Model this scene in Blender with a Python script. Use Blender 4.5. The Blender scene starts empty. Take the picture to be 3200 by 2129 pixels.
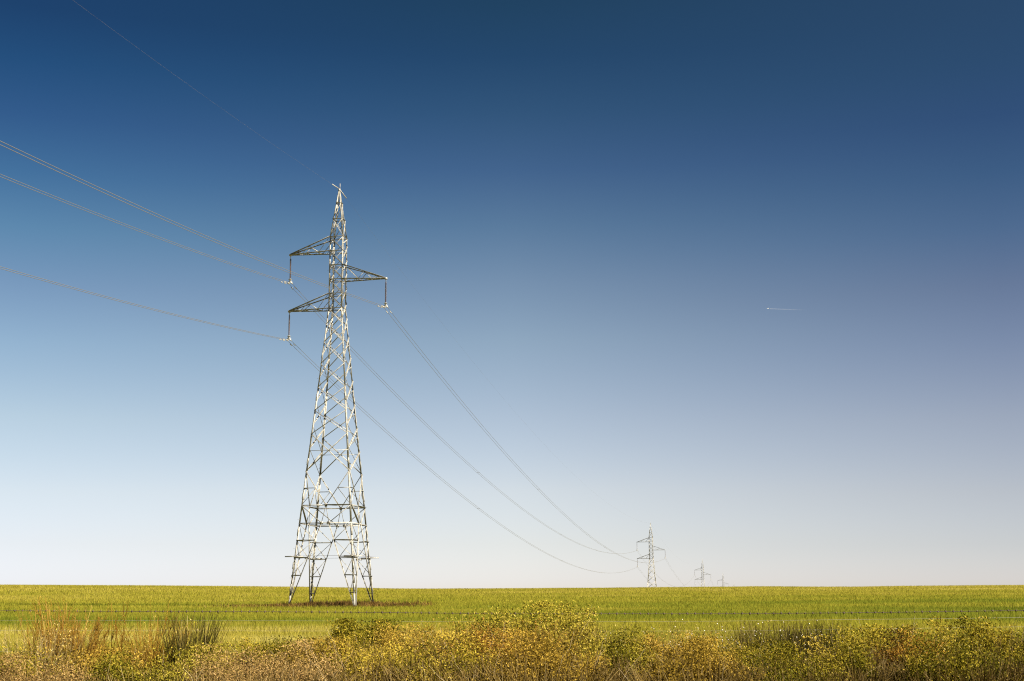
import bpy, math
import numpy as np
from math import sin, cos, tan, atan, radians, pi
from mathutils import Matrix, Vector

C = bpy.context.scene
COL = C.collection
rng = np.random.default_rng(7)

# ------------------------------------------------------------------ camera
F_PX, TILT, ROLL = 4363.9, 0.19161, 0.00604          # for a 3200 x 2129 frame
cam_d = bpy.data.cameras.new('camera')
cam_d.lens = F_PX / 3200 * 36
cam_d.sensor_width = 36
cam_d.clip_start = 0.1
cam_d.clip_end = 300000
cam = bpy.data.objects.new('camera', cam_d)
COL.objects.link(cam)
R0 = Vector((1, 0, 0)); U0 = Vector((0, -sin(TILT), cos(TILT))); FW = Vector((0, cos(TILT), sin(TILT)))
CR = R0 * cos(ROLL) - U0 * sin(ROLL)
CU = R0 * sin(ROLL) + U0 * cos(ROLL)
cam.matrix_world = Matrix((( CR.x, CU.x, -FW.x, 0), (CR.y, CU.y, -FW.y, 0), (CR.z, CU.z, -FW.z, 0), (0, 0, 0, 1)))
C.camera = cam


def ray(px, py):
    """direction (with y = 1) through a pixel of the 3200 x 2129 photograph"""
    d = CR * (px - 1600) + CU * (1064.5 - py) + FW * F_PX
    return d / d.y


def at(px, py, Y):
    return ray(px, py) * Y


# ------------------------------------------------------------------ world and sun
SUN_AZ = math.atan2(0.776, -0.44)      # from +Y towards +X
SUN_EL = radians(42)
SUN = Vector((sin(SUN_AZ) * cos(SUN_EL), cos(SUN_AZ) * cos(SUN_EL), sin(SUN_EL)))
w = bpy.data.worlds.new('World'); C.world = w; w.use_nodes = True
nt = w.node_tree; nt.nodes.clear()
out = nt.nodes.new('ShaderNodeOutputWorld'); bg = nt.nodes.new('ShaderNodeBackground')
sky = nt.nodes.new('ShaderNodeTexSky'); sky.sky_type = 'NISHITA'; sky.sun_disc = False
sky.sun_elevation = SUN_EL; sky.sun_rotation = SUN_AZ
sky.altitude = 300; sky.air_density = 1.0; sky.dust_density = 0.6; sky.ozone_density = 2.5
SKY_STRENGTH = 0.0500
bg.inputs['Strength'].default_value = SKY_STRENGTH
tc = nt.nodes.new('ShaderNodeTexCoord'); sep = nt.nodes.new('ShaderNodeSeparateXYZ')
nt.links.new(tc.outputs['Generated'], sep.inputs[0])


def ramp_node(tree, stops, interp='EASE'):
    r = tree.nodes.new('ShaderNodeValToRGB')
    r.color_ramp.interpolation = interp
    e = r.color_ramp.elements
    while len(e) > 1:
        e.remove(e[-1])
    e[0].position = stops[0][0]; e[0].color = (*stops[0][1], 1)
    for p, c in stops[1:]:
        n = e.new(p); n.color = (*c, 1)
    return r


# the air's own tint by height above the horizon (z of the view direction, 0 .. 0.5)
mz = nt.nodes.new('ShaderNodeMath'); mz.operation = 'MULTIPLY'; mz.inputs[1].default_value = 2.0
nt.links.new(sep.outputs['Z'], mz.inputs[0])
SKY_LEFT = [(0.045, (0.686, 0.659, 0.837)), (0.093, (0.706, 0.623, 0.699)), (0.163, (0.759, 0.635, 0.622)), (0.264, (0.714, 0.617, 0.555)), (0.364, (0.562, 0.545, 0.513)), (0.439, (0.434, 0.452, 0.457)), (0.513, (0.290, 0.396, 0.415)), (0.585, (0.173, 0.296, 0.363)), (0.656, (0.112, 0.212, 0.303)), (0.726, (0.068, 0.170, 0.253)), (0.789, (0.055, 0.132, 0.206))]
SKY_MID = [(0.044, (0.760, 0.700, 0.820)), (0.094, (0.772, 0.665, 0.697)), (0.169, (0.831, 0.670, 0.633)), (0.276, (0.741, 0.609, 0.557)), (0.382, (0.617, 0.549, 0.491)), (0.461, (0.483, 0.460, 0.435)), (0.540, (0.313, 0.363, 0.377)), (0.616, (0.191, 0.261, 0.322)), (0.692, (0.122, 0.206, 0.256)), (0.765, (0.078, 0.160, 0.212)), (0.831, (0.070, 0.147, 0.179))]
SKY_RIGHT = [(0.038, (0.674, 0.625, 0.750)), (0.085, (0.626, 0.554, 0.618)), (0.155, (0.635, 0.515, 0.518)), (0.256, (0.577, 0.459, 0.447)), (0.356, (0.439, 0.374, 0.388)), (0.431, (0.345, 0.310, 0.333)), (0.505, (0.226, 0.262, 0.307)), (0.577, (0.153, 0.214, 0.271)), (0.649, (0.113, 0.171, 0.237)), (0.718, (0.100, 0.166, 0.213)), (0.781, (0.099, 0.162, 0.202))]
azn = nt.nodes.new('ShaderNodeMath'); azn.operation = 'ARCTAN2'        # compass direction of the view ray
nt.links.new(sep.outputs['X'], azn.inputs[0]); nt.links.new(sep.outputs['Y'], azn.inputs[1])


def map_az(lo, hi):
    m_ = nt.nodes.new('ShaderNodeMapRange'); m_.interpolation_type = 'LINEAR'
    m_.inputs['From Min'].default_value = lo; m_.inputs['From Max'].default_value = hi
    nt.links.new(azn.outputs[0], m_.inputs['Value']); return m_


def mixc(kind, fac, a_, b_):
    m_ = nt.nodes.new('ShaderNodeMix'); m_.data_type = 'RGBA'; m_.blend_type = kind
    if fac is None: m_.inputs[0].default_value = 1.0
    else: nt.links.new(fac, m_.inputs[0])
    nt.links.new(a_, m_.inputs[6]); nt.links.new(b_, m_.inputs[7]); return m_.outputs[2]


cols = []
for st in (SKY_LEFT, SKY_MID, SKY_RIGHT):
    rz = ramp_node(nt, st, 'LINEAR'); nt.links.new(mz.outputs[0], rz.inputs[0]); cols.append(rz.outputs[0])
tint_ = mixc('MIX', map_az(-.345, 0).outputs[0], cols[0], cols[1])
tint_ = mixc('MIX', map_az(0, .345).outputs[0], tint_, cols[2])
nt.links.new(mixc('MULTIPLY', None, sky.outputs[0], tint_), bg.inputs['Color']); nt.links.new(bg.outputs[0], out.inputs[0])

sun_d = bpy.data.lights.new('sun', 'SUN'); sun_d.energy = 5.0; sun_d.angle = radians(0.5)
sun_d.color = (1.0, 0.90, 0.74)
sun = bpy.data.objects.new('sun', sun_d); COL.objects.link(sun)
sun.rotation_euler = SUN.to_track_quat('Z', 'Y').to_euler()
C.view_settings.view_transform = 'Standard'; C.view_settings.look = 'None'
C.view_settings.exposure = 2.0; C.view_settings.gamma = 1
C.view_settings.use_curve_mapping = False
C.cycles.use_denoising = False
C.cycles.filter_width = 1.15
C.cycles.max_bounces = 6; C.cycles.transparent_max_bounces = 8


# ------------------------------------------------------------------ helpers
def tag(o, label=None, cat=None, group=None, kind=None):
    if label: o['label'] = label
    if cat: o['category'] = cat
    if group: o['group'] = group
    if kind: o['kind'] = kind
    return o


def empty(name, loc, rz=0.0):
    o = bpy.data.objects.new(name, None); COL.objects.link(o)
    o.location = loc; o.rotation_euler = (0, 0, rz); o.empty_display_size = 1
    return o


def mesh_obj(name, V, faces_by_n, mat, parent=None, tint=None, smooth=False, loc=None):
    """V (n,3); faces_by_n: list of index arrays (m,k)"""
    me = bpy.data.meshes.new(name)
    V = np.asarray(V, dtype=np.float32)
    me.vertices.add(len(V)); me.vertices.foreach_set('co', V.ravel())
    faces_by_n = [np.asarray(f, dtype=np.int32) for f in faces_by_n if len(f)]
    nl = sum(f.size for f in faces_by_n); nf = sum(len(f) for f in faces_by_n)
    me.loops.add(nl); me.polygons.add(nf)
    me.loops.foreach_set('vertex_index', np.concatenate([f.ravel() for f in faces_by_n]))
    starts = []; s = 0
    for f in faces_by_n:
        starts.append(s + np.arange(len(f)) * f.shape[1]); s += f.size
    me.polygons.foreach_set('loop_start', np.concatenate(starts).astype(np.int32))
    if smooth:
        me.polygons.foreach_set('use_smooth', np.ones(nf, dtype=bool))
    if tint is not None:
        a = me.attributes.new('tint', 'FLOAT', 'POINT')
        a.data.foreach_set('value', np.asarray(tint, dtype=np.float32))
    me.update(calc_edges=True)
    me.materials.append(mat)
    o = bpy.data.objects.new(name, me); COL.objects.link(o)
    if parent: o.parent = parent
    if loc is not None: o.location = loc
    return o


BOXF = np.array([[0, 1, 3, 2], [4, 6, 7, 5], [0, 4, 5, 1], [2, 3, 7, 6], [0, 2, 6, 4], [1, 5, 7, 3]])


class MB:
    """collects boxes, bars and tubes into one mesh"""
    def __init__(self): self.V = []; self.F4 = []; self.F3 = []; self.n = 0

    def prism(self, p, q, a, b):
        """bar from p to q; section spanned by vectors a and b from its centre line corner"""
        p, q, a, b = map(lambda x: np.array(x, float), (p, q, a, b))
        v = [p, p + a, p + b, p + a + b, q, q + a, q + b, q + a + b]
        self.V += v; self.F4.append(BOXF + self.n); self.n += 8

    def bar(self, p, q, r):
        p = np.array(p, float); q = np.array(q, float); d = q - p; d /= np.linalg.norm(d)
        h = np.array([0, 0, 1.]) if abs(d[2]) < .9 else np.array([1., 0, 0])
        a = np.cross(d, h); a /= np.linalg.norm(a); b = np.cross(d, a)
        o = p - a * r - b * r
        self.prism(o, o + (q - p), a * 2 * r, b * 2 * r)

    def angle(self, p, q, n, s, flip=1, s2=None, t=0.012):
        """steel angle iron lying in the face with outward normal n: one flange in the
        face, the other standing out along n at the edge chosen by flip (1 lower, -1 upper)"""
        p = np.array(p, float); q = np.array(q, float); n = np.array(n, float)
        s2 = s2 or s
        d = q - p; d /= np.linalg.norm(d)
        n = n - d * (n @ d); n /= np.linalg.norm(n)
        wv = np.cross(n, d)
        if wv[2] > 0 or (abs(wv[2]) < 1e-6 and wv[0] > 0): wv = -wv       # wv points down
        wv = wv * flip
        c = p - wv * s / 2
        self.prism(c, c + (q - p), wv * s, n * t)
        e = p + wv * (s / 2)
        self.prism(e, e + (q - p), wv * (-t), n * s2)

    def plate(self, c, n, ux, w, h, t=0.015):
        c, n, ux = (np.array(x, float) for x in (c, n, ux))
        n /= np.linalg.norm(n); ux = ux - n * (ux @ n); ux /= np.linalg.norm(ux); uy = np.cross(n, ux)
        o = c - ux * w / 2 - uy * h / 2
        self.prism(o, o + n * t, ux * w, uy * h)

    def lathe(self, base, prof, seg=10, axis=(0, 0, 1)):
        """profile list of (r, h) turned about a vertical axis through base"""
        ax = np.array(axis, float); ax /= np.linalg.norm(ax)
        h0 = np.array([1., 0, 0]) if abs(ax[0]) < .9 else np.array([0, 1., 0])
        a = np.cross(ax, h0); a /= np.linalg.norm(a); b = np.cross(ax, a)
        base = np.array(base, float); th = np.arange(seg) * 2 * pi / seg
        for r, h in prof:
            for k in th: self.V.append(base + ax * h + r * (a * cos(k) + b * sin(k)))
        m = len(prof); i = np.arange(seg); j = (i + 1) % seg
        for k in range(m - 1):
            self.F4.append(np.stack([i + k * seg, j + k * seg, j + (k + 1) * seg, i + (k + 1) * seg], 1) + self.n)
        for k, rev in ((0, True), (m - 1, False)):
            c = len(self.V); self.V.append(base + ax * prof[k][1])
            tri = np.stack([i + k * seg + self.n, j + k * seg + self.n, np.full(seg, c)], 1)
            self.F3.append(tri[:, ::-1] if rev else tri)
        self.n = len(self.V)

    def build(self, name, mat, parent=None, smooth=False):
        F = []
        if self.F4: F.append(np.concatenate(self.F4))
        if self.F3: F.append(np.concatenate(self.F3))
        return mesh_obj(name, np.array(self.V), F, mat, parent, smooth=smooth)


def tubes(P, R, seg=3):
    """P (N,K,3) centre lines, R (N,K) radii -> verts, quads"""
    P = np.asarray(P, float); N, K, _ = P.shape
    d = np.gradient(P, axis=1); d /= np.linalg.norm(d, axis=2, keepdims=True) + 1e-12
    h = np.zeros_like(d); h[..., 0] = 0.31; h[..., 1] = 0.95; h[..., 2] = 0.02
    steep = np.abs((d * h).sum(2)) > .95
    h[steep] = (0, 0, 1)
    a = np.cross(d, h); a /= np.linalg.norm(a, axis=2, keepdims=True) + 1e-12
    b = np.cross(d, a)
    th = np.arange(seg) * 2 * pi / seg
    V = P[:, :, None, :] + R[:, :, None, None] * (a[:, :, None, :] * np.cos(th)[None, None, :, None] + b[:, :, None, :] * np.sin(th)[None, None, :, None])
    idx = np.arange(N * K * seg).reshape(N, K, seg)
    i0 = idx[:, :-1, :]; i1 = idx[:, 1:, :]
    F = np.stack([i0, np.roll(i0, -1, 2), np.roll(i1, -1, 2), i1], -1).reshape(-1, 4)
    return V.reshape(-1, 3), F


def vnoise(x, y, seed=0):
    """smooth value noise 0..1"""
    xi = np.floor(x).astype(np.int64); yi = np.floor(y).astype(np.int64)
    fx = x - xi; fy = y - yi; fx = fx * fx * (3 - 2 * fx); fy = fy * fy * (3 - 2 * fy)

    def hsh(a, b):
        h = (a * 374761393 + b * 668265263 + seed * 982451653) & 0xffffffff
        h = ((h ^ (h >> 13)) * 1274126177) & 0xffffffff
        return ((h ^ (h >> 16)) & 0xffff) / 65535.0
    return (hsh(xi, yi) * (1 - fx) + hsh(xi + 1, yi) * fx) * (1 - fy) + (hsh(xi, yi + 1) * (1 - fx) + hsh(xi + 1, yi + 1) * fx) * fy


def fbm(x, y, seed=0, o=4):
    s = 0; a = .5; t = 0
    for k in range(o):
        s = s + a * vnoise(x * 2 ** k, y * 2 ** k, seed + k); t += a; a *= .5
    return s / t


def hermite(xs, ys):
    xs = np.array(xs, float); ys = np.array(ys, float)
    d = np.diff(ys) / np.diff(xs); m = np.zeros(len(xs)); m[0] = d[0]; m[-1] = d[-1]
    for i in range(1, len(xs) - 1):
        m[i] = 0 if d[i - 1] * d[i] <= 0 else 2 * d[i - 1] * d[i] / (d[i - 1] + d[i])

    def f(x):
        x = np.clip(np.asarray(x, float), xs[0], xs[-1]); i = np.clip(np.searchsorted(xs, x) - 1, 0, len(xs) - 2)
        h = xs[i + 1] - xs[i]; t = (x - xs[i]) / h
        return ((2 * t**3 - 3 * t**2 + 1) * ys[i] + (t**3 - 2 * t**2 + t) * h * m[i] + (-2 * t**3 + 3 * t**2) * ys[i + 1] + (t**3 - t**2) * h * m[i + 1])
    return f


# ------------------------------------------------------------------ materials
def new_mat(name):
    m = bpy.data.materials.new(name); m.use_nodes = True
    t = m.node_tree; b = t.nodes['Principled BSDF']
    return m, t, b


def steel_mat():
    m, t, b = new_mat('galvanised_steel')
    tcn = t.nodes.new('ShaderNodeTexCoord'); n = t.nodes.new('ShaderNodeTexNoise')
    n.inputs['Scale'].default_value = 3.0; n.inputs['Detail'].default_value = 4
    r = ramp_node(t, [(0.3, (0.12, 0.105, 0.08)), (0.5, (0.225, 0.22, 0.19)), (0.75, (0.30, 0.30, 0.285))], 'LINEAR')
    t.links.new(tcn.outputs['Object'], n.inputs['Vector']); t.links.new(n.outputs[0], r.inputs[0])
    t.links.new(r.outputs[0], b.inputs['Base Color'])
    b.inputs['Roughness'].default_value = 0.6; b.inputs['Metallic'].default_value = 0.15
    return m


def plain_mat(name, col, rough=.6, metal=0., var=.15, scale=6.):
    m, t, b = new_mat(name)
    n = t.nodes.new('ShaderNodeTexNoise'); n.inputs['Scale'].default_value = scale
    tcn = t.nodes.new('ShaderNodeTexCoord'); t.links.new(tcn.outputs['Object'], n.inputs['Vector'])
    lo = tuple(c * (1 - var) for c in col); hi = tuple(min(1, c * (1 + var)) for c in col)
    r = ramp_node(t, [(.3, lo), (.7, hi)], 'LINEAR')
    t.links.new(n.outputs[0], r.inputs[0]); t.links.new(r.outputs[0], b.inputs['Base Color'])
    b.inputs['Roughness'].default_value = rough; b.inputs['Metallic'].default_value = metal
    return m


def leaf_mat(name, stops, trans=.35, gloss=.12, gain=1.):
    """two-sided plant material; colour picked by each leaf's own tint"""
    m = bpy.data.materials.new(name); m.use_nodes = True; t = m.node_tree; t.nodes.clear()
    o = t.nodes.new('ShaderNodeOutputMaterial')
    a = t.nodes.new('ShaderNodeAttribute'); a.attribute_name = 'tint'
    r = ramp_node(t, [(p_, tuple(.53 * gain * v_ for v_ in c_)) for p_, c_ in stops], 'LINEAR'); t.links.new(a.outputs['Fac'], r.inputs[0])
    d = t.nodes.new('ShaderNodeBsdfDiffuse'); tr = t.nodes.new('ShaderNodeBsdfTranslucent')
    g = t.nodes.new('ShaderNodeBsdfGlossy'); g.inputs['Roughness'].default_value = .35
    g.inputs['Color'].default_value = (1, .95, .8, 1)
    m1 = t.nodes.new('ShaderNodeMixShader'); m1.inputs[0].default_value = trans
    t.links.new(r.outputs[0], d.inputs[0]); t.links.new(r.outputs[0], tr.inputs[0])
    t.links.new(d.outputs[0], m1.inputs[1]); t.links.new(tr.outputs[0], m1.inputs[2])
    m2 = t.nodes.new('ShaderNodeMixShader'); m2.inputs[0].default_value = gloss * .02
    t.links.new(m1.outputs[0], m2.inputs[1]); t.links.new(g.outputs[0], m2.inputs[2])
    t.links.new(m2.outputs[0], o.inputs[0])
    return m


STEEL = steel_mat()
ALU = plain_mat('aluminium_conductor', (.115, .11, .10), .5, .3, .08, 1.)
FITTING = plain_mat('cast_fitting', (.25, .245, .22), .55, .2)
PORCELAIN = plain_mat('brown_glazed_porcelain', (.06, .034, .025), .3, 0., .3, 3.)
RUSTY = plain_mat('rusty_wire', (.035, .02, .012), .8, 0., .3, 9.)
PALEWIRE = plain_mat('plain_fence_wire', (.26, .25, .2), .45, .4)
WOOD = plain_mat('weathered_post', (.12, .10, .07), .85, 0., .3)
CROP = leaf_mat('crop_blades', [(0, (.05, .08, .010)), (.3, (.16, .185, .020)), (.5, (.28, .26, .030)), (.7, (.38, .32, .055)), (.85, (.50, .44, .14)), (1, (.66, .55, .27))], .5, 0., 1.52)
WEED = leaf_mat('brown_weeds', [(0, (.03, .022, .010)), (.45, (.14, .08, .025)), (.75, (.28, .17, .04)), (1, (.38, .30, .07))], .2)
M_OLIVE = leaf_mat('olive_leaves', [(0, (.045, .05, .006)), (.35, (.17, .15, .012)), (.65, (.44, .335, .035)), (.9, (.74, .52, .10)), (1, (.80, .62, .25))], .18)
M_YELLOW = leaf_mat('yellow_green_leaves', [(0, (.045, .05, .006)), (.35, (.19, .17, .014)), (.7, (.50, .40, .05)), (1, (.80, .66, .2))], .22)
M_ORANGE = leaf_mat('orange_stems', [(0, (.05, .03, .008)), (.4, (.26, .13, .018)), (.75, (.54, .30, .045)), (1, (.76, .50, .14))], .25)
M_HEATH = leaf_mat('brown_heath', [(0, (.05, .028, .010)), (.4, (.24, .145, .045)), (.8, (.60, .40, .15)), (1, (.90, .68, .34))], .2)
M_REED = leaf_mat('dark_reeds', [(0, (.02, .02, .006)), (.45, (.09, .075, .018)), (.8, (.26, .20, .05)), (1, (.60, .46, .2))], .1)
M_CANE = leaf_mat('dry_canes', [(0, (.07, .045, .012)), (.5, (.38, .26, .08)), (1, (.85, .70, .42))], .0)
M_SHELL = plain_mat('pale_snail_shells', (.50, .46, .38), .4)
M_DRY = leaf_mat('dry_grass', [(0, (.05, .03, .006)), (.35, (.23, .155, .02)), (.7, (.58, .385, .055)), (1, (.75, .57, .2))], .3)


# ------------------------------------------------------------------ ground
CREST = [(-900, 1824), (0, 1827), (400, 1829), (800, 1832), (1100, 1836), (1300, 1839.5), (1600, 1838), (1900, 1836.5), (2200, 1833.5), (2400, 1832), (2620, 1833.5), (2900, 1830), (3200, 1828), (4100, 1822)]
ca = [ray(x, y + 7) for x, y in CREST]
A0 = 0.0158
crest_d = hermite([-3.] + [v.x for v in ca] + [3.], [ca[0].z - A0] + [v.z - A0 for v in ca] + [ca[-1].z - A0])
prof = hermite([-70000, -500, -250, -100, -30, 0, 15, 34, 45, 70, 100, 148, 200, 250, 290, 315, 340, 400, 455, 547, 700, 960, 1375, 3000, 90000],
               [7, 7, 6.4, 1.0, -1.6, -1.7, -1.62, -1.22, -1.0, -.67, -.32, .38, 1.7, 3.25, 4.44, 4.98, 5.25, 3.2, -2.5, -12, -13, -11.8, -10.4, -10, -10])


def gh(X, Y):
    X = np.asarray(X, float); Y = np.asarray(Y, float)
    z = prof(Y)
    s = np.clip((Y - 150) / 150, 0, 1); s = s * s * (3 - 2 * s)
    s2 = np.clip((520 - Y) / 180, 0, 1); s = s * s2
    z = z + s * np.clip(Y, 1, 400) * crest_d(X / np.maximum(Y, 1))
    z = z + (fbm(X / 9, Y / 9, 3, 2) - .5) * .16 * np.clip(1 - abs(Y) / 60, 0, 1)
    return z


xs = np.concatenate([[-90000, -20000, -5000, -2000, -1000], np.linspace(-600, -160, 30), np.linspace(-150, 150, 121), np.linspace(160, 600, 30), [1000, 2000, 5000, 20000, 90000]])
ys = np.concatenate([[-90000, -10000, -1000], np.linspace(-500, -20, 25), np.linspace(-15, 60, 61), np.linspace(62, 460, 160), np.linspace(470, 1500, 50), [2000, 3000, 8000, 20000, 90000]])
GX, GY = np.meshgrid(xs, ys)
GZ = gh(GX, GY)
nx, ny = len(xs), len(ys)
ii = (np.arange(ny - 1)[:, None] * nx + np.arange(nx - 1)[None, :]).ravel()
GF = np.stack([ii, ii + 1, ii + 1 + nx, ii + nx], 1)
gm, gt, gb = new_mat('field_soil')
tcn = gt.nodes.new('ShaderNodeTexCoord')
n1 = gt.nodes.new('ShaderNodeTexNoise'); n1.inputs['Scale'].default_value = .08; n1.inputs['Detail'].default_value = 8
n2 = gt.nodes.new('ShaderNodeTexNoise'); n2.inputs['Scale'].default_value = 9.; n2.inputs['Detail'].default_value = 6
gt.links.new(tcn.outputs['Object'], n1.inputs['Vector']); gt.links.new(tcn.outputs['Object'], n2.inputs['Vector'])
mxn = gt.nodes.new('ShaderNodeMath'); mxn.operation = 'ADD'
h1 = gt.nodes.new('ShaderNodeMath'); h1.operation = 'MULTIPLY'; h1.inputs[1].default_value = .5
h2 = gt.nodes.new('ShaderNodeMath'); h2.operation = 'MULTIPLY'; h2.inputs[1].default_value = .5
gt.links.new(n1.outputs[0], h1.inputs[0]); gt.links.new(n2.outputs[0], h2.inputs[0])
gt.links.new(h1.outputs[0], mxn.inputs[0]); gt.links.new(h2.outputs[0], mxn.inputs[1])
rg = ramp_node(gt, [(.3, (.08, .085, .011)), (.5, (.12, .115, .016)), (.7, (.17, .14, .026))], 'LINEAR')
gt.links.new(mxn.outputs[0], rg.inputs[0]); gt.links.new(rg.outputs[0], gb.inputs['Base Color'])
gb.inputs['Roughness'].default_value = 1.0
bmp = gt.nodes.new('ShaderNodeBump'); bmp.inputs['Strength'].default_value = .5; bmp.inputs['Distance'].default_value = .1
gt.links.new(n2.outputs[0], bmp.inputs['Height']); gt.links.new(bmp.outputs[0], gb.inputs['Normal'])
g = mesh_obj('ground', np.stack([GX.ravel(), GY.ravel(), GZ.ravel()], 1), [GF], gm, smooth=True)
tag(g, 'gently rising farmland under the crop and the roadside scrub', kind='structure')

# ------------------------------------------------------------------ transmission tower
YAW = 0.17278
BASE_Z = 0.30
LZ = np.array([1.9877, 3.7691, 5.5746, 7.3469, 9.1002, 10.9625, 14.5453, 18.5002, 21.024, 23.5462, 26.0919, 28.4882, 30.4984, 32.2816, 33.9042, 35.4933, 37.0841, 38.6687, 40.2654, 42.3225, 44.2022]) - BASE_Z
LW = np.array([3.4464, 3.316, 3.16, 2.995, 2.835, 2.6618, 2.3595, 1.9811, 1.7566, 1.528, 1.3158, 1.091, .91, .768, .768, .768, .768, .768, .7635, .5326, .278])
LW = np.concatenate([[3.585], LW]); LZ = np.concatenate([[0.0], LZ])      # index = level number
APEX_Z = 45.75 - BASE_Z


def cw(z): return np.interp(z, np.concatenate([LZ, [APEX_Z]]), np.concatenate([LW, [.07]]))


CORN = {'FL': (-1, -1), 'FR': (1, -1), 'BL': (-1, 1), 'BR': (1, 1)}


def cn(c, z):
    s = CORN[c]; w_ = float(cw(z)); return np.array([s[0] * w_, s[1] * w_, z])


FACES = [('FL', 'FR', (0, -1, 0)), ('BL', 'BR', (0, -1, 0)), ('FR', 'BR', (1, 0, 0)), ('FL', 'BL', (1, 0, 0))]
FRY = [1469.6, 1351.6, 1278.6, 1206.2, 1133.2, 1065.8, 1011.1, 961.1, 914, 869.9, 826, 782, 737.6]
SIDE_Z = np.interp([-v for v in (1396.7, 1322.7, 1249.8, 1176.4, 1105.2, 1043.4, 986, 936, 890, 845.5, 804.8, 760)], [-v for v in FRY], LZ[7:20])


def lerp(a, b, t): return a * (1 - t) + b * t


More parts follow.
